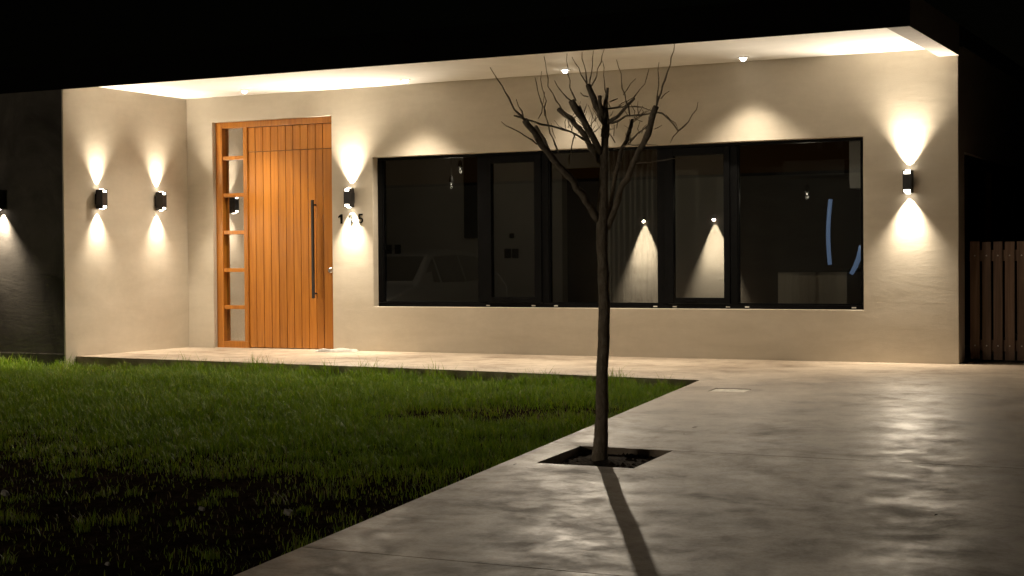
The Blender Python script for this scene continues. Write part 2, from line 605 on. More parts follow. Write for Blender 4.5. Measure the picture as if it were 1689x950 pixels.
# inspection cover patched with mortar, set low in its recess
mb = MB()
k = 7
for i in range(k):
    for j in range(5):
        q = []
        for a, b in ((i, j), (i + 1, j), (i + 1, j + 1), (i, j + 1)):
            x = MH[0] + 0.006 + (MH[1] - MH[0] - 0.012) * a / k
            y = MH[2] + 0.006 + (MH[3] - MH[2] - 0.012) * b / 5
            q.append((x, y, gz(y) - 0.004 + 0.005 * noise.noise(Vector((x * 22, y * 22, 1)))))
        mb.quad(*q)
cov = empty("inspection_cover", ((MH[0] + MH[1]) / 2, (MH[2] + MH[3]) / 2, -0.05), 0,
            "small rectangular inspection cover of pale mortar sunk in the driveway", "drain cover")
def rel(o, parent):
    o.parent = parent
    o.location = Vector(o.location) - Vector(parent.location)
    return o
rel(mb.build("mortar_fill", M['cement'], smooth=True), cov)
mb = MB()
for (a, b, c, d) in ((MH[0], MH[1], MH[3] - 0.006, MH[3]), (MH[0], MH[1], MH[2], MH[2] + 0.006), (MH[0], MH[0] + 0.006, MH[2] + 0.006, MH[3] - 0.006), (MH[1] - 0.006, MH[1], MH[2] + 0.006, MH[3] - 0.006)):
    mb.box(a + 0.0005, b - 0.0005, c + 0.0003, d - 0.0003, -0.09, gz(-2.95) - 0.02)
rel(mb.build("frame", M['blackmetal']), cov)

# ------------------------------------------------------------------ house
LX, HH, ZB, DD = 8.529, 2.80, 2.725, 1.972
house = empty("house", (4.0, 0, 0), 0, "flat roofed beige rendered house with wooden door and long dark window", "house")
def hp(mb, name, m_, bevel=0.0, smooth=False, label=None, parent=None):
    o = mb.build(name, m_, None, bevel, smooth)
    p = parent or house
    o.parent = p
    w = Vector((0, 0, 0))
    q = p
    while q is not None:
        w += Vector(q.location)
        q = q.parent
    o.location = Vector(o.location) - w
    if label:
        o["label"] = label
    return o

DX0, DX1, DZ1 = 0.358, 1.9455, 2.52
WX0, WX1, WZ0, WZ1 = 2.461, 7.684, 0.473, 2.052
us = [0.0005, DX0, DX1, WX0, WX1, LX]
vs = [-0.2, 0.0, WZ0, WZ1, DZ1, 2.815]
def solid(i, j):
    if i == 1 and 1 <= j <= 3: return False
    if i == 3 and j == 2: return False
    return True
hp(cells(us, vs, solid, lambda u, v, t: (u, t, v), 0.0, 0.2), "facade_wall", M['stucco'], bevel=0.004, label="long beige rendered facade wall")
# left wing: return wall in beige, front in weathered render
mb = MB()
mb.quad((0, -DD, -0.4), (0, 5.0, -0.4), (0, 5.0, HH + 0.02), (0, -DD + 0.0245, HH + 0.02), (0, -DD + 0.0245, ZB - 0.001), (0, -DD, ZB - 0.001))
mb.quad((-0.02, -DD, -0.4), (-0.02, 5.0, -0.4), (-0.02, 5.0, HH + 0.02), (-0.02, -DD + 0.0245, HH + 0.02), (-0.02, -DD + 0.0245, ZB - 0.001), (-0.02, -DD, ZB - 0.001))
rw = [(-DD, -0.4), (5.0, -0.4), (5.0, HH + 0.02), (-DD + 0.0245, HH + 0.02), (-DD + 0.0245, ZB - 0.001), (-DD, ZB - 0.001)]
for (a, b) in zip(rw, rw[1:] + rw[:1]):
    mb.quad((0, *a), (0, *b), (-0.02, *b), (-0.02, *a))
hp(mb, "return_wall", M['stucco'], bevel=0.004, label="beige rendered return wall beside the porch carrying two sconces")
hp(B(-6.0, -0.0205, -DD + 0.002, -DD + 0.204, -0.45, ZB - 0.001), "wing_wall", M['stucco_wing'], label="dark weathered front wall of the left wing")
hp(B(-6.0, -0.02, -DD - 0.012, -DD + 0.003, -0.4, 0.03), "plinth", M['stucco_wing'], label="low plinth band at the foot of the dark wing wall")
# right side wall with its dark glazed opening
us2 = [0.201, 0.29, 3.9, 8.0]
vs2 = [-0.2, 0.02, 1.89, 2.83]
hp(cells(us2, vs2, lambda i, j: not (i == 1 and j == 1), lambda u, v, t: (t, u, v), LX - 0.2, LX - 0.002), "side_wall", M['stucco'], label="unlit side wall of the house behind the gate")
# roof, eaves
hp(B(0.001, LX - 0.1685, -DD + 0.024, 0.0, HH, HH + 0.02), "soffit", M['soffit'], label="white soffit over the porch, lit by downlights and sconces")
hp(B(0.0, LX + 0.012, -DD, -DD + 0.023, ZB, 3.02), "fascia", M['fascia'], label="dark fascia along the front eave")
hp(B(LX - 0.168, LX + 0.01, -DD + 0.0235, 0.0, ZB, 3.0), "eave_beam", M['beam'], bevel=0.003, label="grey beam closing the right end of the eave")
hp(B(-6.0, LX - 0.17, -DD + 0.0235, 8.0, 2.8215, 3.0), "roof", M['roof'])
hp(B(LX - 0.1695, LX + 0.01, 0.001, 8.0, 2.832, 3.0), "roof_edge", M['roof'])
hp(B(-6.02, -0.001, -DD - 0.001, -DD + 0.02, ZB, 3.0), "wing_fascia", M['fascia'])

# interior shell
RX0, RX1, RY = 0.15, 8.3, 3.6
hp(B(RX0, RX1, 0.201, 6.4, -0.06, 0.0), "interior_floor", M['inner_floor'])
hp(B(RX0, RX1, 0.201, RY + 0.15, 2.62, 2.66), "interior_ceiling", M['inner'])
hp(cells([RX0, 2.99, 3.57, RX1], [0.001, 2.1, 2.619], lambda i, j: not (i == 1 and j == 0), lambda u, v, t: (u, t, v), RY, RY + 0.15), "interior_wall", M['inner'])
hp(B(RX0 - 0.1, RX0, 0.201, RY + 0.15, 0.001, 2.619), "interior_wall", M['inner'])
hp(B(2.5, 2.6, RY + 0.151, 6.4, 0.001, 2.62), "interior_wall", M['darkpanel'])
hp(B(4.0, 4.1, RY + 0.151, 6.4, 0.001, 2.62), "interior_wall", M['darkpanel'])
hp(B(2.5, 4.1, 6.3, 6.4, 0.001, 2.62), "interior_wall", M['darkpanel'])
hp(B(1.93, 2.03, 0.201, 0.9, 0.001, 2.619), "interior_wall", M['inner'])
for (x, z) in ((0.46, 1.117), (0.60, 1.116), (2.225, 1.045), (2.335, 1.044)):
    hp(B(x - 0.045, x + 0.045, RY - 0.012, RY - 0.001, z - 0.06, z + 0.06), "switch_plate", M['darkpanel'], bevel=0.003)
hp(B(2.26, 2.32, RY - 0.02, RY - 0.001, 1.24, 1.30), "thermostat", M['darkpanel'], bevel=0.004)
hp(B(1.62, 1.815, RY - 0.05, RY - 0.001, 1.25, 2.32), "wall_niche_panel", M['darkpanel'])

# ---- door with sidelight
FY = 0.055
mb = MB()
mb.box(DX0 + 0.001, 0.45, FY, 0.17, 0.0, DZ1 - 0.001)
mb.box(0.4505, DX1 - 0.001, FY, 0.17, 2.452, DZ1 - 0.001)
mb.box(0.735, 0.788, FY + 0.004, 0.17, 0.075, 2.4515)
mb.box(0.4505, 0.788, FY + 0.002, 0.17, 0.0, 0.0745)
mb.box(1.925, DX1 - 0.001, FY, 0.17, 0.0, 2.4515)
door = hp(mb, "door", M['wood'], bevel=0.004, label="tall varnished vertical plank front door with glazed sidelight")
for z in (2.12, 1.706, 1.289, 0.868, 0.453):
    hp(B(0.4505, 0.7345, FY + 0.012, 0.15, z - 0.021, z + 0.021), "sidelight_bar", M['wood'], bevel=0.003, parent=door)
zz = [0.075, 0.453, 0.868, 1.289, 1.706, 2.12, 2.452]
for i in range(6):
    hp(B(0.4505, 0.7345, 0.118, 0.124, zz[i] + 0.0215 * (i > 0), zz[i + 1] - 0.0215 * (i < 5)), "pane", M['mirror_glass'], parent=door)
hp(B(0.789, 1.924, 0.10, 0.15, 0.006, 2.45), "leaf_core", M['wood_dark'], parent=door)
edges = [0.790, 0.886, 0.990, 1.092, 1.193, 1.294, 1.391, 1.487, 1.586, 1.685, 1.780, 1.872, 1.923]
edges = edges[:11] + [1.923]
for i in range(11):
    a, b = edges[i] + 0.0035, edges[i + 1] - 0.0035
    hp(B(a, b, 0.078, 0.0995, 0.008, 2.174), "plank", M['wood'], bevel=0.003, parent=door)
    hp(B(a, b, 0.078, 0.0995, 2.181, 2.448), "top_plank", M['wood'], bevel=0.003, parent=door)
hp(B(1.672, 1.698, 0.0, 0.026, 0.557, 1.622), "pull_handle", M['blackmetal'], bevel=0.003, parent=door)
for z in (0.61, 1.57):
    hp(MB().tube([(1.685, 0.0265, z), (1.685, 0.0775, z)], [0.010, 0.010], 10), "handle_post", M['blackmetal'], parent=door)
hp(MB().tube([(1.868, 0.0775, 0.86), (1.868, 0.072, 0.86), (1.868, 0.062, 0.86), (1.868, 0.052, 0.86)], [0.030, 0.030, 0.019, 0.017], 16), "lock_cylinder", M['steel'], smooth=False, parent=door)

# ---- long window
GY = 0.12
mb = MB()
mb.box(WX0 + 0.001, WX1 - 0.001, 0.095, 0.185, WZ1 - 0.028, WZ1 - 0.001)
mb.box(WX0 + 0.001, WX1 - 0.001, 0.095, 0.185, WZ0 + 0.001, WZ0 + 0.042)
mb.box(WX0 + 0.001, WX0 + 0.055, 0.0955, 0.185, WZ0 + 0.0425, WZ1 - 0.0285)
mb.box(WX1 - 0.05, WX1 - 0.001, 0.0955, 0.185, WZ0 + 0.0425, WZ1 - 0.0285)
for (a, b) in ((3.665, 3.735), (4.40, 4.475), (5.645, 5.722), (6.388, 6.459)):
    mb.box(a, b, 0.0955, 0.185, WZ0 + 0.0425, WZ1 - 0.0285)
win = hp(mb, "window", M['alu'], bevel=0.003, label="long black aluminium window of five dark panes, two of them opening sashes")
for (a, b, z0, z1, ga, gb) in ((3.737, 4.398, 0.52, 2.02, 3.828, 4.319), (5.724, 6.386, 0.52, 2.02, 5.815, 6.326)):
    mb = MB()
    mb.box(a, ga, 0.080, 0.15, z0, z1)
    mb.box(gb, b, 0.080, 0.15, z0, z1)
    mb.box(ga + 0.0005, gb - 0.0005, 0.081, 0.15, 1.945, z1)
    mb.box(ga + 0.0005, gb - 0.0005, 0.081, 0.15, z0, 0.577)
    hp(mb, "sash_frame", M['alu'], bevel=0.003, parent=win)
    hp(B(ga + 0.001, gb - 0.001, GY - 0.012, GY - 0.006, 0.578, 1.944), "pane", M['glass'], parent=win)
    hp(B(ga + 0.12, ga + 0.24, 0.062, 0.0795, 0.538, 0.552), "sash_latch", M['alu'], bevel=0.002, parent=win)
for (a, b) in ((2.517, 3.664), (4.476, 5.644), (6.460, 7.633)):
    hp(B(a, b, GY, GY + 0.006, WZ0 + 0.043, WZ1 - 0.029), "pane", M['glass'], parent=win)
    hp(B(a, b, 0.100, GY - 0.001, WZ0 + 0.043, WZ0 + 0.054), "glazing_bead", M['alu'], bevel=0.003, parent=win)
    hp(B(a, a + 0.012, 0.102, GY - 0.001, WZ0 + 0.055, WZ1 - 0.030), "glazing_bead", M['alu'], bevel=0.003, parent=win)
for x in (3.76, 4.28, 4.53, 5.60, 5.80, 6.34, 6.53, 7.55):
    hp(B(x, x + 0.042, 0.089, 0.0945, WZ0 + 0.012, WZ0 + 0.024), "drain_cap", M['white'], bevel=0.0015, parent=win)

# ---- glazed opening in the side wall behind the gate
mb = MB()
X1 = LX - 0.05
mb.box(X1 - 0.06, X1, 0.291, 3.899, 1.80, 1.889)
mb.box(X1 - 0.06, X1, 0.291, 3.899, 0.021, 0.10)
for y in (0.291, 1.15, 1.46, 2.42, 3.10, 3.83):
    mb.box(X1 - 0.06, X1 + 0.02, y, y + 0.06, 0.1005, 1.7995)
sw = hp(mb, "side_window", M['alu'], bevel=0.003, label="dark framed side window beyond the gate")
for (a, b) in ((0.352, 1.149), (1.211, 1.459), (1.521, 2.419), (2.481, 3.099), (3.161, 3.829)):
    hp(B(X1 - 0.035, X1 - 0.03, a, b, 0.101, 1.799), "pane", M['dark_glass'], parent=sw)

# ---- house number 115
def digit(ch, x, z, h, parent):
    if ch == "1":
        out = [(-0.002, 0), (0.024, 0), (0.024, 1), (0.004, 1), (-0.028, 0.80), (-0.028, 0.60), (-0.002, 0.73)]
    else:
        out = [(-0.024, 1), (-0.030, 0.46)]
        arc = [(0.032 * math.cos(a) + 0.0, 0.31 + 0.31 * math.sin(a)) for a in [math.radians(d) for d in range(105, -151, -15)]]
        inn = [(0.013 * math.cos(a) + 0.0, 0.31 + 0.15 * math.sin(a)) for a in [math.radians(d) for d in range(-150, 136, 15)]]
        out = [(-0.024, 1), (-0.031, 0.44), (-0.014, 0.42)] + inn[::-1][1:] + [(-0.034, 0.20)] + arc[::-1][1:] + [(-0.009, 0.60), (-0.006, 0.83), (0.026, 0.83), (0.026, 1)]
    out = [(a, b * h) for a, b in out]
    bm = bmesh.new()
    f = bm.faces.new([bm.verts.new((a, 0, b)) for a, b in out])
    r_ = bmesh.ops.extrude_face_region(bm, geom=[f])
    bmesh.ops.translate(bm, verts=[g for g in r_['geom'] if isinstance(g, bmesh.types.BMVert)], vec=(0, 0.006, 0))
    bmesh.ops.triangulate(bm, faces=[f_ for f_ in bm.faces if len(f_.verts) > 4])
    bmesh.ops.recalc_face_normals(bm, faces=bm.faces)
    me_ = bpy.data.meshes.new("numeral")
    bm.to_mesh(me_)
    bm.free()
    me_.materials.append(M['digit'])
    o = bpy.data.objects.new("numeral", me_)
    C.objects.link(o)
    o.parent = parent
    o.location = Vector((x, -0.0065, z)) - Vector(parent.location)
    o["label"] = "black house numeral " + ch
for ch, x in (("1", 2.055), ("1", 2.185), ("5", 2.307)):
    digit(ch, x, 1.358, 0.102, house)

# ------------------------------------------------------------------ wall sconces (up and down)
def sconce(label, upward=True, scale=1.0):
    """local frame: wall plane y=0, fixture towards -y, centre at origin"""
    r = empty("wall_sconce", (0, 0, 0), 0, label, "wall light", "black up and down wall sconces")
    w, d0, d1, h = 0.038, -0.022, -0.112, 0.10
    # hollow square tube body with notches cut in the front near both ends
    us_ = [-w, -w + 0.010, w - 0.010, w]
    vs_ = [-h, -h + 0.008, -h + 0.030, h - 0.030, h - 0.008, h]
    mb = cells(us_, vs_, lambda i, j: not (i == 1 and j in (1, 3)), lambda u, v, t: (u, t, v), d1, d1 + 0.006)
    mb.box(-w, -w + 0.006, d1 + 0.0062, d0 - 0.0062, -h, h)
    mb.box(w - 0.006, w, d1 + 0.0062, d0 - 0.0062, -h, h)
    mb.box(-w, w, d0 - 0.006, d0, -h, h)
    mb.build("body", M['blackmetal'], r)
    B(-0.03, 0.03, d0 + 0.0003, -0.0005, -0.055, 0.055).build("mounting_plate", M['blackmetal'], r, bevel=0.003)
    yc = (d0 + d1) / 2
    for s in ((1, -1) if upward else (-1,)):
        MB().box(-w + 0.0065, w - 0.0065, d1 + 0.0066, d0 - 0.0066, min(s * (h - 0.031), s * (h - 0.007)), max(s * (h - 0.031), s * (h - 0.007))).build("lens", M['lens'], r, bevel=0.004)
        MB().tube([(0, yc, s * (h - 0.0065)), (0, yc, s * (h + 0.006))], [0.026, 0.022], 16).build("lamp_glass", M['lens'], r)
        spot("beam_light", r, (0, -0.038, s * (h + 0.014)), (0, 0.0, s), P_SC, 82, 1.0, 0.010)
        spot("core_light", r, (0, -0.034, s * (h + 0.010)), (0, 0.10, s), P_SC * 0.5, 54, 1.0, 0.010)
        spot("spill_light", r, (0, yc, s * (h + 0.018)), (0, -0.9, s), P_SCW * (2.1 if s > 0 else 1.2), 128, 0.6, 0.02)
    return r

s0 = sconce("black wall sconce on the porch side wall, farther from the door")
def place(o, loc, rz):
    o.location = loc
    o.rotation_euler = (0, 0, rz)
ZS = 1.622
place(s0, (0.0, -1.485, ZS), math.radians(90))
for (lab, loc, rz) in (("black wall sconce on the porch side wall, nearer the door", (0.0, -0.535, ZS + 0.01), 90),
                       ("black wall sconce directly above the house number", (2.205, 0.0, ZS + 0.008), 0),
                       ("black wall sconce right of the long window", (8.103, 0.0, ZS), 0)):
    c = copy_tree(s0)
    c["label"] = lab
    place(c, loc, math.radians(rz))
    if rz == 0:                                    # the two facade lamps burn brighter than the pair on the side wall
        for ch in c.children:
            if ch.type == 'LIGHT':
                ch.data = ch.data.copy()
                ch.data.energy *= 1.08
for ch in s0.children:
    if ch.type == 'LIGHT':
        ch.data.energy *= 0.32 if ch.name.startswith('spill') else 0.56
s5 = sconce("black downward wall sconce on the dark wing at the left edge", upward=False)
for ch in s5.children:
    if ch.type == 'LIGHT':
        ch.data.energy *= 1.6
place(s5, (-0.83, -DD + 0.003, ZS), 0)

# ------------------------------------------------------------------ recessed downlights
def downlight(label, x, y, energy, spill, tilt=(0, -0.36, -1)):
    r = empty("recessed_downlight", (x, y, HH), 0, label, "downlight", "recessed downlights in the soffit")
    mb = MB()
    prof = [(0.030, -0.001), (0.052, -0.001), (0.052, -0.007), (0.034, -0.010), (0.030, -0.001)]
    n = 24
    for i in range(len(prof) - 1):
        for k in range(n):
            a, b = 2 * math.pi * k / n, 2 * math.pi * (k + 1) / n
            (p, z), (q, w) = prof[i], prof[i + 1]
            mb.quad((p * math.cos(a), p * math.sin(a), z), (p * math.cos(b), p * math.sin(b), z), (q * math.cos(b), q * math.sin(b), w), (q * math.cos(a), q * math.sin(a), w))
    mb.build("trim_ring", M['soffit'], r, smooth=True)
    MB().tube([(0, 0, -0.002), (0, 0, -0.016), (0, 0, -0.030), (0, 0, -0.036)], [0.029, 0.029, 0.022, 0.010], 20).build("lamp_glass", M['lens_down'], r, smooth=True)
    spot("beam_light", r, (0, 0, -0.045), (0, 0, -1), energy, 92, 1.0, 0.028)
    spot("spill_light", r, (0, 0, -0.045), tilt, spill * 1.45, 118, 1.0, 0.028)
    return r
downlight("soffit downlight above the wooden door", 1.12, -0.42, P_DOWN * 0.8, 120)
downlight("soffit downlight above the left end of the window", 3.10, -0.38, P_DOWN * 0.5, 175)
downlight("brightest soffit downlight, directly behind the tree top", 4.853, -0.30, P_DOWN * 0.6, 240, (0.25, -0.75, -1))
downlight("soffit downlight right of the tree, above the right window pane", 6.655, -0.30, P_DOWN * 0.25, 118)

# ------------------------------------------------------------------ gate
gate = empty("wooden_gate", (8.56, 0.36, 0), 0, "dark brown vertical slat wooden gate beside the house corner", "gate")
def gp(mb, name, m_, bevel=0.0):
    return rel(mb.build(name, m_, None, bevel), gate)
ge = [8.565, 8.642, 8.663, 8.738, 8.764, 8.838, 8.869, 8.958, 8.984]
gx_ = 8.563
for i in range(16):
    h = 1.085 + random.uniform(-0.006, 0.006)
    wdt = 0.078 + random.uniform(-0.003, 0.006)
    gp(B(gx_, gx_ + wdt, 0.35, 0.372, 0.02 + random.uniform(0, .012), h), "slat", M['gate'], 0.002)
    for z in (0.15, 0.96):
        gp(MB().tube([(gx_ + wdt / 2, 0.3495, z), (gx_ + wdt / 2, 0.345, z)], [0.007, 0.005], 8), "bolt_head", M['steel'])
    gx_ += wdt + 0.021
for z in (0.15, 0.96):
    gp(B(8.556, gx_, 0.3725, 0.41, z - 0.05, z + 0.05), "rail", M['gate'], 0.002)
gp(B(gx_ + 0.01, gx_ + 0.10, 0.33, 0.42, 0.0, 1.25), "post", M['gate'], 0.004)

# ------------------------------------------------------------------ things inside the room
isl = empty("kitchen_island", (6.52, 2.75, 0), 0, "pale wooden island front behind the right window pane", "kitchen island")
rel(B(6.14, 6.90, 2.40, 2.42, 0.02, 0.80).build("front_panel", M['island'], None, 0.002), isl)
rel(B(6.15, 6.89, 2.4205, 3.1, 0.0, 0.80).build("carcass", M['white'], None, 0.002), isl)
rel(B(6.12, 6.92, 2.37, 3.13, 0.8005, 0.83).build("worktop", M['darkpanel'], None, 0.003), isl)
uc = empty("wall_cabinet", (7.4, 3.4, 1.69), 0, "pale wall cabinet at the top right of the right window pane", "cabinet")
rel(B(6.93, 8.0, 2.42, 3.58, 1.695, 2.60).build("carcass", M['white'], None, 0.003), uc)
rel(B(6.93, 7.46, 2.40, 2.4195, 1.74, 2.59).build("cabinet_door", M['white'], None, 0.003), uc)
rel(B(7.465, 8.0, 2.40, 2.4195, 1.74, 2.59).build("cabinet_door", M['white'], None, 0.003), uc)
hp(B(5.2, 8.29, 3.55, 3.599, 0.001, 2.61), "kitchen_back_panel", M['darkpanel'])
hd = empty("extractor_hood", (6.55, 2.7, 1.84), 0, "dark extractor hood beside the pale wall cabinet", "hood")
rel(B(6.20, 6.88, 2.40, 2.95, 1.84, 2.01).build("canopy", M['darkpanel'], None, 0.004), hd)
rel(B(6.52, 6.58, 2.62, 2.70, 2.0105, 2.61).build("hanger", M['darkpanel'], None, 0.002), hd)
rel(B(6.74, 6.80, 2.62, 2.70, 2.0105, 2.61).build("hanger", M['darkpanel'], None, 0.002), hd)
mb = MB()
for i in range(60):
    x0, x1 = 3.70 + 0.60 * i / 60, 3.70 + 0.60 * (i + 1) / 60
    f0, f1 = (3.47 + 0.03 * math.sin(i * 0.85) + 0.012 * math.sin(i * 0.31), 3.47 + 0.03 * math.sin((i + 1) * 0.85) + 0.012 * math.sin((i + 1) * 0.31))
    mb.quad((x0, f0, 0.03), (x1, f1, 0.03), (x1, f1, 2.4), (x0, f0, 2.4))
    mb.quad((x0, f0 + 0.004, 0.03), (x1, f1 + 0.004, 0.03), (x1, f1 + 0.004, 2.4), (x0, f0 + 0.004, 2.4))
tag(mb.build("curtain", M['curtain'], smooth=True), "pale hanging curtain seen through the middle pane", "curtain")
mb = MB()  # two glowing strips added in place of bluish streaks reflected in the glass
pts = []
for i in range(13):
    t = i / 12
    pts.append((6.735 - 0.022 * math.sin(t * math.pi) + 0.01 * t, 2.33, 0.88 + 0.70 * t))
mb.tube(pts, [0.022] * 13, 10)
tag(mb.build("reflection_stand_in", M['blue'], smooth=True), "upright curved blue glowing strip added for a reflected streak in the right window pane", "reflection stand-in")
mb = MB().tube([(6.965, 2.33, 0.78), (7.01, 2.33, 0.86), (7.05, 2.33, 0.96), (7.075, 2.33, 1.08)], [0.022, 0.026, 0.028, 0.026], 10)
tag(mb.build("reflection_stand_in", M['blue'], smooth=True), "short slanting blue glowing strip at the window's right edge", "reflection stand-in")

def pendant(label, x, y, z, energy):
    r = empty("pendant_lamp", (x, y, z), 0, label, "pendant lamp", "small lamps lit inside the room")
    MB().tube([(0, 0, 0.10), (0, 0, 2.618 - z)], [0.002, 0.002], 6).build("cord", M['darkpanel'], r)
    MB().tube([(0, 0, 0.10), (0, 0, 0.075), (0, 0, 0.02)], [0.008, 0.022, 0.030], 16, cap=False).build("lamp_shade", M['darkpanel'], r, smooth=True)
    MB().tube([(0, 0, 0.05), (0, 0, 0.03), (0, 0, 0.008), (0, 0, -0.006)], [0.006, 0.014, 0.014, 0.005], 10).build("bulb", M['bulb'], r, smooth=True)
    d = bpy.data.lights.new("bulb_light", 'POINT')
    d.energy = energy
    d.color = WARM
    d.shadow_soft_size = 0.02
    o_ = bpy.data.objects.new("bulb_light", d)
    C.objects.link(o_)
    o_.parent = r
    o_.location = (0, 0, -0.03)
    return r
pendant("small lit pendant over the island in the right pane", 6.67, 1.7, 1.615, 1.5)
pendant("lower of two dim pendants in the left pane", 2.41, 1.8, 1.845, 0.8)
pendant("upper of two dim pendants in the left pane", 2.53, 1.8, 2.02, 0.8)
pendant("small lit pendant at the right edge of the right pane", 7.10, 2.30, 1.16, 0.12)

# ------------------------------------------------------------------ lawn grass
def dens(x, y):
    n = noise.noise(Vector((x * 0.75, y * 0.95, 5.0))) * 0.5 + noise.noise(Vector((x * 2.1, y * 2.3, 9.0))) * 0.35 + noise.noise(Vector((x * 6.1, y * 6.3, 2.0))) * 0.18
    edge = (y + 6.2 + 0.10 * (x - 4.0)) / 1.5            # thick by the house, thin towards the street
    d = 0.55 + 0.9 * max(-0.62, min(0.8, edge)) + n * 0.9
    d -= 1.25 * math.exp(-(((x - 6.40) / 0.62) ** 2 + ((y + 4.10) / 0.50) ** 2))     # worn brown patch by the drive
    d -= 0.9 * math.exp(-(((x - 5.5) / 0.36) ** 2 + ((y + 4.4) / 0.3) ** 2))
    d -= 0.9 * math.exp(-(((x - 0.75) / 0.6) ** 2 + ((y + 2.25) / 0.22) ** 2))       # bare strip under the porch edge
    return max(0.045, min(1.0, d))

NB = 190000
xs_ = rng.uniform(-1.4, 7.35, NB * 2)
ys_ = rng.uniform(-10.0, -1.80, NB * 2)
keep = []
camv = np.array([11.2286, -14.0661])
for i in range(NB * 2):
    x, y = xs_[i], ys_[i]
    if x > drive_left(y) - 0.015:
        continue
    if x > -0.01 and y > porch_front(x) - 0.02:
        continue
    if x <= 0 and y > -DD - 0.03:
        continue
    # outside the field of view (left of it) nothing is seen
    dx, dy = x - camv[0], y - camv[1]
    dep = dx * fw.x + dy * fw.y
    lat = dx * rt.x + dy * rt.y
    if lat < -0.36 * dep - 0.3:
        continue
    if random.random() < dens(x, y):
        keep.append(i)
keep = np.array(keep)
X, Y = xs_[keep], ys_[keep]
tx, ty, th_ = [], [], []
def add_tuft(cx_, cy_, k_, rad_, hh_):
    for _ in range(k_):
        a_, q_ = random.uniform(0, 6.283), rad_ * math.sqrt(random.random())
        xx, yy = cx_ + math.cos(a_) * q_, cy_ + math.sin(a_) * q_
        if xx > drive_left(yy) - 0.01 or (xx > -0.01 and yy > porch_front(xx) - 0.015) or (xx <= 0 and yy > -DD - 0.02):
            continue
        tx.append(xx); ty.append(yy); th_.append(hh_ * random.uniform(0.5, 1.1) * (1.1 - 0.6 * q_ / rad_))
for _ in range(46):                                  # rank tufts the mower misses along the porch
    cx_ = random.uniform(-0.9, 6.9)
    add_tuft(cx_, (porch_front(cx_) if cx_ > 0 else -DD) - random.uniform(0.03, 0.16), random.randint(60, 190), random.uniform(0.05, 0.13), random.uniform(0.10, 0.19))
for _ in range(300):                                 # clumps over the whole lawn
    cx_, cy_ = random.uniform(-0.8, 7.2), random.uniform(-9.0, -2.5)
    add_tuft(cx_, cy_, random.randint(20, 90), random.uniform(0.04, 0.12), random.uniform(0.05, 0.11))
nb0 = len(X)
X, Y = np.concatenate([X, tx]), np.concatenate([Y, ty])
n = len(X)
Zb = np.array([soil_z(a, b) for a, b in zip(X, Y)]) - 0.004
DN = np.array([dens(a, b) for a, b in zip(X, Y)])
tuft = np.array([noise.noise(Vector((a * 4.2, b * 4.2, 1.7))) for a, b in zip(X, Y)])
Hh = 0.82 * (0.035 + 0.045 * rng.random(n) ** 1.5) * (0.62 + 0.62 * DN) * (1 + 0.55 * tuft)
nearporch = np.exp(-((np.array([porch_front(max(0, a)) for a in X]) - Y) / 0.25) ** 2)
Hh *= 1 + nearporch * (0.35 + 1.5 * rng.random(n) * np.clip(0.5 + 1.6 * tuft, 0, 1))
Hh[nb0:] = th_
ang = rng.uniform(0, 2 * np.pi, n)
lean = Hh * rng.uniform(0.15, 0.95, n)
wd = rng.uniform(0.0013, 0.0030, n)
cx, cy = np.cos(ang), np.sin(ang)
px, py = -cy * wd, cx * wd
P = np.zeros((n, 5, 3))
P[:, 0] = np.stack([X - px, Y - py, Zb], 1)
P[:, 1] = np.stack([X + px, Y + py, Zb], 1)
mx_, my_ = X + cx * lean * 0.3, Y + cy * lean * 0.3
mz_ = Zb + Hh * 0.62
P[:, 2] = np.stack([mx_ + px * 0.8, my_ + py * 0.8, mz_], 1)
P[:, 3] = np.stack([mx_ - px * 0.8, my_ - py * 0.8, mz_], 1)
P[:, 4] = np.stack([X + cx * lean, Y + cy * lean, Zb + Hh], 1)
me = bpy.data.meshes.new("grass")
me.vertices.add(n * 5)
me.vertices.foreach_set("co", P.reshape(-1))
base = np.arange(n) * 5
loops = np.stack([base, base + 1, base + 2, base + 3, base + 3, base + 2, base + 4], 1).reshape(-1)
me.loops.add(n * 7)
me.loops.foreach_set("vertex_index", loops.astype(np.int32))
me.polygons.add(n * 2)
st = np.stack([np.arange(n) * 7, np.arange(n) * 7 + 4], 1).reshape(-1)
me.polygons.foreach_set("loop_start", st.astype(np.int32))
me.polygons.foreach_set("use_smooth", np.ones(n * 2, dtype=bool))
me.update(calc_edges=True)
hue = np.clip(0.35 + 0.30 * rng.standard_normal(n) * 0.7 + 0.5 * (1 - DN) * rng.random(n) + 0.12 * tuft, 0, 1)
at = me.attributes.new("hue", 'FLOAT', 'POINT')
at.data.foreach_set("value", np.repeat(hue, 5).astype(np.float32))
me.materials.append(M['grass'])
grass = bpy.data.objects.new("grass", me)
C.objects.link(grass)
tag(grass, "patchy green lawn grass between the porch and the driveway", "grass", kind="stuff")

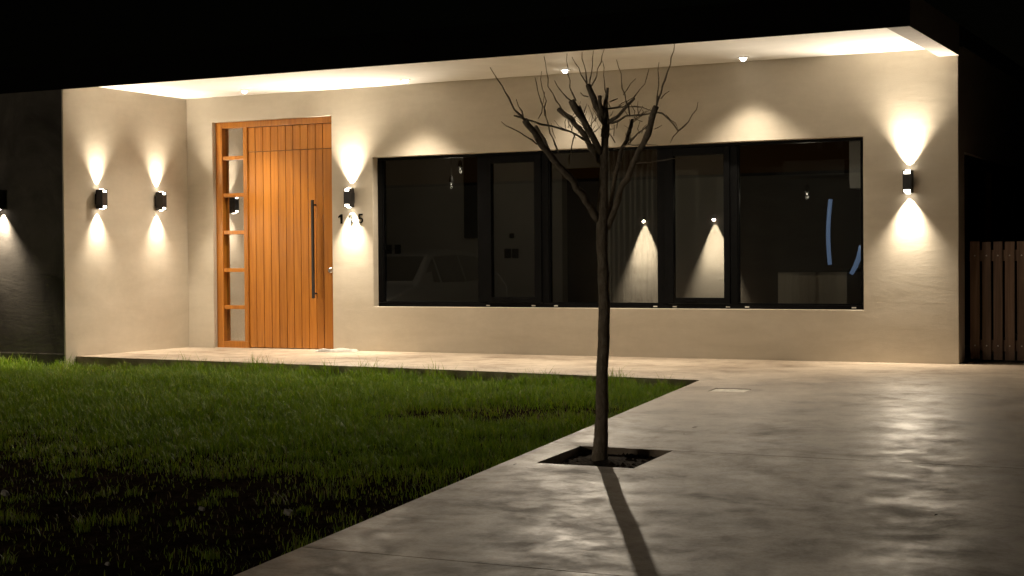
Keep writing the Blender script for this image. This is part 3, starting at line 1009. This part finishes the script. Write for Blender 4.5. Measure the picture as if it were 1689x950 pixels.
# soil crumbs on the bare part of the lawn
mb = MB()
def crumb(mb, x, y, z, r):
    b = len(mb.v)
    for (a, c, d) in ((1, 0, 0.1), (0.2, 0.9, 0), (-0.8, 0.5, 0.05), (-0.7, -0.7, 0), (0.4, -0.9, 0.05), (0.05, 0.0, 0.9)):
        mb.v.append((x + a * r * random.uniform(.7, 1.2), y + c * r * random.uniform(.7, 1.2), z + d * r * random.uniform(.6, 1.1)))
    for k in range(5):
        mb.f.append((b + k, b + (k + 1) % 5, b + 5))
for i in range(2600):
    x, y = random.uniform(3.2, 7.3), random.uniform(-9.9, -3.6)
    if x > drive_left(y) - 0.04 or dens(x, y) > 0.5:
        continue
    crumb(mb, x, y, soil_z(x, y) - 0.003, random.uniform(0.004, 0.012))
o = mb.build("soil_crumbs", M['soil'])
tag(o, "loose dark soil crumbs on the bare part of the lawn", "soil", kind="stuff")

# pale stones lying on the bare lawn
for (x, y, r, lab) in ((4.79, -7.62, 0.030, "pale stone on the bare soil at the left edge of the picture"),
                       (6.14, -7.60, 0.020, "small pale stone on the dark soil, left of the largest one near the drive"),
                       (6.65, -7.55, 0.030, "pale stone on the dark soil nearest the driveway edge"),
                       (6.77, -8.98, 0.020, "tiny pale stone on the lawn close to the bottom edge"),
                       (6.52, -8.75, 0.014, "tiny pale pebble on the lawn above the bottom edge")):
    mb = MB()
    mb.tube([(x - r, y, 0), (x - r * .8, y + .2 * r, r * .3), (x, y, r * .35), (x + r * .7, y - .2 * r, r * .3), (x + r, y, 0.1 * r)], [r * .2, r * .5, r * .62, r * .45, r * .12], 7, wob=0.5)
    o = mb.build("stone", M['stone'], smooth=False)
    o.location.z = soil_z(x, y) + 0.2 * r
    tag(o, lab, "stone", "pale stones on the bare lawn")

# ------------------------------------------------------------------ pruned tree in its pit
TX, TY = 7.625, -5.86
TZ = gz(TY) - 0.10
mb = MB()
k = 9
for i in range(k):
    for j in range(k):
        q = []
        for a, b in ((i, j), (i + 1, j), (i + 1, j + 1), (i, j + 1)):
            x = PIT_X0 + (PIT_X1 - PIT_X0) * a / k
            y = PIT_Y0 + (PIT_Y1 - PIT_Y0) * b / k
            q.append((x, y, gz(y) - 0.045 + 0.03 * noise.noise(Vector((x * 9, y * 9, 4))) + 0.03 * math.exp(-((x - TX) ** 2 + (y - TY) ** 2) / 0.02)))
        mb.quad(*q)
o = mb.build("tree_pit_soil", M['pit'], smooth=True)
tag(o, "dark soil in the square pit around the tree", kind="structure")
mb = MB()
for i in range(240):
    x, y = random.uniform(PIT_X0 + .02, PIT_X1 - .02), random.uniform(PIT_Y0 + .02, PIT_Y1 - .02)
    crumb(mb, x, y, gz(y) - 0.045 + 0.03 * noise.noise(Vector((x * 9, y * 9, 4))), random.uniform(0.008, 0.022))
o = mb.build("pit_soil_crumbs", M['pit'])
tag(o, "loose soil clods inside the square tree pit", "soil", kind="stuff")

tree = empty("pruned_tree", (TX, TY, TZ), 0, "bare pruned young tree with stubby limbs in the square driveway pit", "tree")
RV = Vector((math.cos(YAW), -math.sin(YAW), 0))      # lateral axis of the crown
DV = Vector((-math.sin(-YAW), math.cos(YAW), 0)).normalized()
DV = Vector((math.sin(YAW), math.cos(YAW), 0))
PM = 286.0                                           # drawing units per metre used for the sketch below
PX0, PY0 = 988.2, 779.6
def sk(cx_, cy_):                                     # crown sketch -> lateral and height in metres
    x = 780 + cx_ / 2.2625
    y = 60 + cy_ / 2.2625
    return ((x - PX0) / PM + 0.0067 * (PY0 - y) / PM, (PY0 - y) / PM)
placed = []
def limb(name, pts, r0, r1, dend, jit=0.0, n=8, knob=0.0, raw=False):
    uv = pts if raw else [sk(*p) for p in pts]
    if placed:
        d0 = min(placed, key=lambda q: (q[0] - uv[0][0]) ** 2 + (q[1] - uv[0][1]) ** 2)[2]
    else:
        d0 = 0.0
    # resample with small kinks
    P_, L_ = [], [0]
    for a, b in zip(uv, uv[1:]):
        L_.append(L_[-1] + math.dist(a, b))
    m_ = max(len(uv), int(L_[-1] / 0.045) + 2)
    k = 0
    res, rad = [], []
    for i in range(m_):
        s = L_[-1] * i / (m_ - 1)
        while k < len(L_) - 2 and s > L_[k + 1]:
            k += 1
        f = (s - L_[k]) / max(1e-9, L_[k + 1] - L_[k])
        u = uv[k][0] + (uv[k + 1][0] - uv[k][0]) * f
        v = uv[k][1] + (uv[k + 1][1] - uv[k][1]) * f
        t = i / (m_ - 1)
        d = d0 + dend * t
        jj = jit if 0 < i < m_ - 1 else 0
        u += random.uniform(-jj, jj); v += random.uniform(-jj, jj); d += random.uniform(-jj, jj)
        placed.append((u, v, d))
        g_ = 1 + d / 8.97                              # a limb leaning towards the street is drawn from life that much smaller
        u, v = -0.5 + (u + 0.5) * g_, 1.22 + (v - 1.22) * g_
        res.append(tuple(RV * u + DV * d + Vector((0, 0, v))))
        r = r0 + (r1 - r0) * t
        if knob and i % 3 == 1:
            r *= 1 + knob
        rad.append(r)
    return MB().tube(res, rad, n, True, 0.10 if n >= 8 else 0.0).build(name, M['bark'], tree, smooth=True)

tp = [(989, 779), (990, 745), (993, 690), (993, 620), (996, 560), (997, 500), (995, 440), (993, 385), (995, 340)]
tr_uv = [((x - PX0) / PM + 0.0067 * (PY0 - y) / PM, (PY0 - y) / PM) for x, y in tp]
tr_uv += [sk(488, 560), sk(490, 470), sk(493, 380)]
# trunk with its own taper
uvr = [0.056, 0.044, 0.037, 0.0345, 0.034, 0.0335, 0.033, 0.034, 0.0345, 0.027, 0.024, 0.021]
mbt = MB()
TP, TR = [], []
for i in range(len(tr_uv) - 1):
    for s in range(6):
        f = s / 6
        u = tr_uv[i][0] * (1 - f) + tr_uv[i + 1][0] * f
        v = tr_uv[i][1] * (1 - f) + tr_uv[i + 1][1] * f
        r = uvr[i] * (1 - f) + uvr[i + 1] * f
        placed.append((u, v, 0.0))
        w = 0.004 * noise.noise(Vector((v * 9, 1, 1)))
        TP.append(tuple(RV * (u + w) + Vector((0, 0, v))))
        TR.append(r * (1 + 0.10 * noise.noise(Vector((v * 11, 4, 2)))))
TP.append(tuple(RV * tr_uv[-1][0] + Vector((0, 0, tr_uv[-1][1])))); TR.append(uvr[-1])
mbt.tube(TP, TR, 14, True, 0.05).build("trunk", M['bark'], tree, smooth=True)
placed.append((tr_uv[-1][0], tr_uv[-1][1], 0))

U = 1 / (2.2625 * PM) / 2     # half a drawn pixel of the sketch, in metres
def br(pts, w0, w1, d, knob=0.12): limb("branch", pts, w0 * U * 1.0, w1 * U * 1.25, d, 0.006, 9, knob)
def tw(pts, w0, w1, d): limb("twig", pts, w0 * U * 0.85, w1 * U * 0.75, d, 0.006, 5, 0.35)
br([(470, 690), (420, 610), (375, 545), (340, 500), (300, 460), (265, 420), (235, 370), (195, 316)], 28, 17, -0.28)
br([(300, 450), (270, 395), (236, 338)], 15, 11, 0.10)
br([(470, 470), (440, 415), (410, 360), (360, 310), (321, 276)], 22, 15, 0.30)
br([(480, 440), (455, 390), (430, 350), (400, 300), (368, 245)], 24, 19, -0.15)
br([(420, 335), (408, 300), (395, 265)], 15, 13, -0.02)
br([(493, 380), (497, 300), (498, 260), (503, 198)], 32, 7, 0.06)
br([(497, 335), (465, 280), (445, 230), (431, 188)], 24, 17, 0.18)
br([(482, 310), (478, 265), (474, 228)], 15, 12, -0.05)
br([(495, 335), (540, 300), (575, 265), (602, 238)], 15, 7, -0.15)
br([(500, 720), (530, 640), (560, 560), (600, 480), (640, 400), (660, 340), (683, 268)], 23, 17, -0.22)
br([(545, 470), (560, 420), (577, 375), (594, 318)], 16, 11, 0.24)
br([(510, 690), (520, 610), (530, 540), (545, 470)], 17, 13, 0.20)
# long thin shoots
tw([(155, 298), (200, 315), (290, 335), (370, 362), (420, 390), (455, 420)], 7, 10, 0.15)
tw([(197, 318), (160, 280), (130, 225), (105, 180), (85, 150), (67, 119)], 9, 3, -0.12)
tw([(190, 305), (178, 270), (164, 238)], 7, 3, 0.05)
tw([(240, 405), (200, 375), (150, 345), (108, 320)], 6, 3, -0.18)
tw([(320, 435), (290, 360), (268, 280), (245, 215), (233, 155)], 7, 3, 0.12)
tw([(270, 300), (272, 240), (257, 190), (258, 135)], 5, 2.5, 0.10)
tw([(380, 330), (340, 290), (313, 240), (285, 200), (275, 140), (267, 80)], 7, 3, -0.18)
tw([(245, 310), (262, 270), (270, 210)], 4, 2, 0.10)
tw([(370, 247), (345, 225), (306, 170)], 6, 3, -0.12)
tw([(385, 245), (365, 195), (353, 140), (352, 70)], 6, 2.5, 0.10)
tw([(431, 190), (405, 145), (370, 82)], 6, 2.5, 0.14)
tw([(428, 188), (418, 140), (408, 65)], 6, 2.5, -0.06)
tw([(434, 188), (440, 150), (450, 60)], 6, 2.5, 0.12)
tw([(440, 195), (455, 170), (470, 120), (490, 55)], 6, 2.5, -0.16)
tw([(500, 230), (490, 190), (488, 140), (484, 98)], 5, 2, 0.12)
tw([(430, 230), (415, 222), (402, 215)], 6, 4, 0.05)
tw([(505, 275), (560, 268), (620, 268), (680, 288)], 7, 4, -0.12)
tw([(515, 330), (570, 305), (640, 295), (690, 287), (720, 300), (745, 335), (765, 360)], 8, 6, -0.25)
tw([(765, 360), (800, 330), (825, 290), (838, 254)], 6, 2.5, -0.10)
tw([(765, 360), (745, 385), (735, 405)], 5, 2, 0.06)
tw([(720, 300), (752, 328), (763, 350)], 4, 2, 0.05)
tw([(683, 270), (702, 220), (720, 160), (740, 90), (752, 35)], 9, 3, -0.14)
tw([(684, 268), (690, 200), (693, 105)], 7, 2.5, 0.14)
tw([(700, 240), (718, 222), (732, 212)], 4, 2, 0.06)
tw([(585, 300), (562, 210), (550, 140), (536, 94)], 6, 2.5, -0.14)
tw([(588, 250), (630, 200), (656, 128)], 5, 2.5, 0.16)
tw([(560, 225), (590, 185), (607, 165)], 4, 2, 0.06)
tw([(510, 250), (530, 245), (540, 238)], 6, 4, 0.03)
tw([(580, 405), (610, 370), (650, 340)], 7, 5, -0.15)
tw([(525, 425), (560, 412), (650, 405), (690, 412)], 6, 3, -0.2)
tw([(600, 480), (700, 465), (770, 462), (830, 461)], 6, 2.5, -0.22)
tw([(360, 480), (365, 420), (385, 365)], 7, 4, 0.1)
tw([(420, 400), (440, 330), (470, 300)], 5, 3, 0.1)
tw([(530, 400), (500, 355), (525, 350)], 5, 3, 0.1)
tw([(410, 345), (380, 330), (350, 345)], 4, 2, 0.05)
for i in range(62):
    a = random.uniform(0.3, 2.84)
    rr_ = random.uniform(60, 170)
    x0, y0 = 490 + math.cos(a) * rr_ * 1.25, 430 - math.sin(a) * rr_
    q = min(placed, key=lambda q_: (q_[0] - sk(x0, y0)[0]) ** 2 + (q_[1] - sk(x0, y0)[1]) ** 2)
    x0 = (q[0] * PM + PX0 - 780) * 2.2625
    y0 = (PY0 - q[1] * PM - 60) * 2.2625
    l = random.uniform(25, 75)
    a2 = random.uniform(0.4, 2.7)
    mid = (x0 + math.cos(a2) * l * .5 + random.uniform(-8, 8), y0 - math.sin(a2) * l * .5)
    tw([(x0, y0), mid, (x0 + math.cos(a2) * l, y0 - math.sin(a2) * l)], 3.4, 1.8, random.uniform(-.12, .12))

# ------------------------------------------------------------------ floor cloth on the porch by the door
mb = MB()
nu, nv = 46, 12
def clothpt(i, j):
    u, v = i / nu, j / nv
    L = u * 0.44
    x = 1.96 + L * 0.92
    y = -0.36 + 0.20 * u + (v - 0.5) * (0.13 - 0.05 * math.sin(u * 6.3)) + 0.02 * math.sin(u * 11)
    edge = min(1.0, 6 * min(v, 1 - v)) * min(1.0, 8 * min(u, 1 - u))
    z = 0.003 + edge * (0.022 + 0.014 * noise.noise(Vector((u * 5, v * 3, 3))) + 0.012 * math.sin(u * 6 + v * 2) ** 2)
    return (x, y, max(0.003, z))
for i in range(nu):
    for j in range(nv):
        mb.quad(clothpt(i, j), clothpt(i + 1, j), clothpt(i + 1, j + 1), clothpt(i, j + 1))
o = mb.build("floor_cloth", M['cloth'], smooth=True)
tag(o, "crumpled pale floor cloth on the porch at the door's right foot", "cloth")

# ------------------------------------------------------------------ fallen leaves on the driveway
for (x, y, r, a, lab) in ((7.80, -4.75, 0.020, 0.4, "largest dark leaf lying on the driveway right of the tree"),
                          (7.83, -5.02, 0.010, 1.9, "tiny dark leaf just below the largest leaf on the driveway"),
                          (7.30, -6.29, 0.013, 0.9, "dark leaf on the concrete at the left corner of the tree pit"),
                          (8.02, -6.50, 0.010, 2.2, "dark leaf on the concrete right of the trunk's shadow"),
                          (9.45, -0.95 - 0.6, 0.014, 0.2, "small leaf on the concrete near the gate"),
                          (9.75, -6.9, 0.014, 1.2, "dark leaf on the shiny concrete at the lower right")):
    mb = MB()
    for sgn in (-1, 1):
        for k in range(4):
            t0, t1 = k / 4, (k + 1) / 4
            w0, w1 = math.sin(math.pi * t0) * 0.45, math.sin(math.pi * t1) * 0.45
            z0, z1 = 0.25 * t0 * t0, 0.25 * t1 * t1
            mb.quad((t0 * 2 - 1, 0, z0), (t1 * 2 - 1, 0, z1), (t1 * 2 - 1, sgn * w1, z1 + .35 * w1), (t0 * 2 - 1, sgn * w0, z0 + .35 * w0))
    o = mb.build("leaf", M['leaf'])
    o.scale = (r, r, r)
    o.rotation_euler = (0.05, 0, a)
    o.location = (x, y, gz(y) + 0.003)
    tag(o, lab, "leaf", "fallen leaves on the driveway")

# ------------------------------------------------------------------ what the window glass mirrors: a parked car and a lit wall across the street
car = empty("parked_car", (-2.05, -8.1, gz(-8.1) - 0.03), math.radians(90), "silver hatchback mirrored in the left window pane", "car")
prof = [(2.02, 0.30), (2.05, 0.55), (1.95, 0.72), (1.15, 0.92), (0.45, 1.40), (-0.2, 1.49), (-1.2, 1.45), (-1.85, 1.02), (-2.0, 0.85), (-2.02, 0.32)]
def half(z):
    return 0.84 if z < 0.9 else 0.84 - (z - 0.9) * 0.38
mb = MB()
for sgn in (-1, 1):
    mb.quad(*[(x, sgn * half(z), z) for x, z in prof])
for (a, b) in zip(prof, prof[1:] + prof[:1]):
    mb.quad((a[0], -half(a[1]), a[1]), (b[0], -half(b[1]), b[1]), (b[0], half(b[1]), b[1]), (a[0], half(a[1]), a[1]))
mb.build("body", M['carpaint'], car, bevel=0.05, seg=3, smooth=True)
for sgn in (-1, 1):
    for wpts in ([(0.98, 0.96), (0.40, 1.34), (0.40, 0.94)], [(0.34, 0.94), (0.34, 1.36), (-0.45, 1.39), (-0.45, 0.94)], [(-0.52, 0.94), (-0.52, 1.39), (-1.15, 1.35), (-1.55, 1.0)]):
        mb = MB()
        o1 = [(x, sgn * (half(z) + 0.006), z) for x, z in wpts]
        o2 = [(x, sgn * (half(z) - 0.01), z) for x, z in wpts]
        mb.quad(*o1); mb.quad(*o2)
        for k in range(len(o1)):
            k2 = (k + 1) % len(o1)
            mb.quad(o1[k], o1[k2], o2[k2], o2[k])
        mb.build("side_glass", M['carglass'], car)
mb = MB()
mb.quad((1.09, -0.72, 0.975), (0.52, -0.60, 1.368), (0.52, 0.60, 1.368), (1.09, 0.72, 0.975))
mb.quad((1.07, -0.72, 0.955), (0.50, -0.60, 1.35), (0.50, 0.60, 1.35), (1.07, 0.72, 0.955))
mb.build("windscreen", M['carglass'], car)
for x in (1.28, -1.30):
    for sgn in (-1, 1):
        w = MB().tube([(x, sgn * 0.70, 0.31), (x, sgn * 0.72, 0.31), (x, sgn * 0.85, 0.31), (x, sgn * 0.87, 0.31)], [0.28, 0.31, 0.31, 0.28], 24).build("wheel", M['rubber'], car)
        MB().tube([(x, sgn * 0.8705, 0.31), (x, sgn * 0.88, 0.31)], [0.19, 0.17], 16).build("rim", M['steel'], w)
for sgn in (-1, 1):
    MB().tube([(1.90, sgn * 0.6, 0.68), (2.03, sgn * 0.6, 0.66)], [0.12, 0.07], 12).build("headlight", M['steel'], car, smooth=True)

WALL_Y = -26.0
LAMP_Z, LAMP_X = 2.06, (-5.03, -2.97)
wall2 = empty("boundary_wall", (-2.0, WALL_Y, -0.72), 0, "rendered wall across the street mirrored in the window", "wall")
rel(B(-16, 8, WALL_Y - 0.2, WALL_Y, -0.72, 3.2).build("wall", M['stucco'], None, 0.004), wall2)
rel(B(-16.05, 8.05, WALL_Y - 0.24, WALL_Y + 0.04, 3.2005, 3.28).build("coping", M['stucco_wing'], None, 0.004), wall2)

for (x, z, lab) in ((LAMP_X[0], LAMP_Z, "wall lamp across the street, mirrored in the middle pane"), (LAMP_X[1], LAMP_Z, "wall lamp across the street, mirrored in the right sash")):
    r = empty("street_wall_lamp", (x, WALL_Y, z), math.radians(180), lab, "wall lamp", "wall lamps across the street")
    B(-0.05, 0.05, -0.10, -0.001, 0.0, 0.10).build("body", M['blackmetal'], r, bevel=0.005)
    MB().tube([(0, -0.05, -0.0005), (0, -0.05, -0.012)], [0.02, 0.018], 14).build("lens", M['lens'], r)
    spot("beam_light", r, (0, -0.05, -0.03), (0, 0.03, -1), 4800.0, 54, 1.0, 0.012)
    spot("spill_light", r, (0, -0.12, -0.02), (0, -1, -0.25), 620.0, 150, 0.6, 0.015)
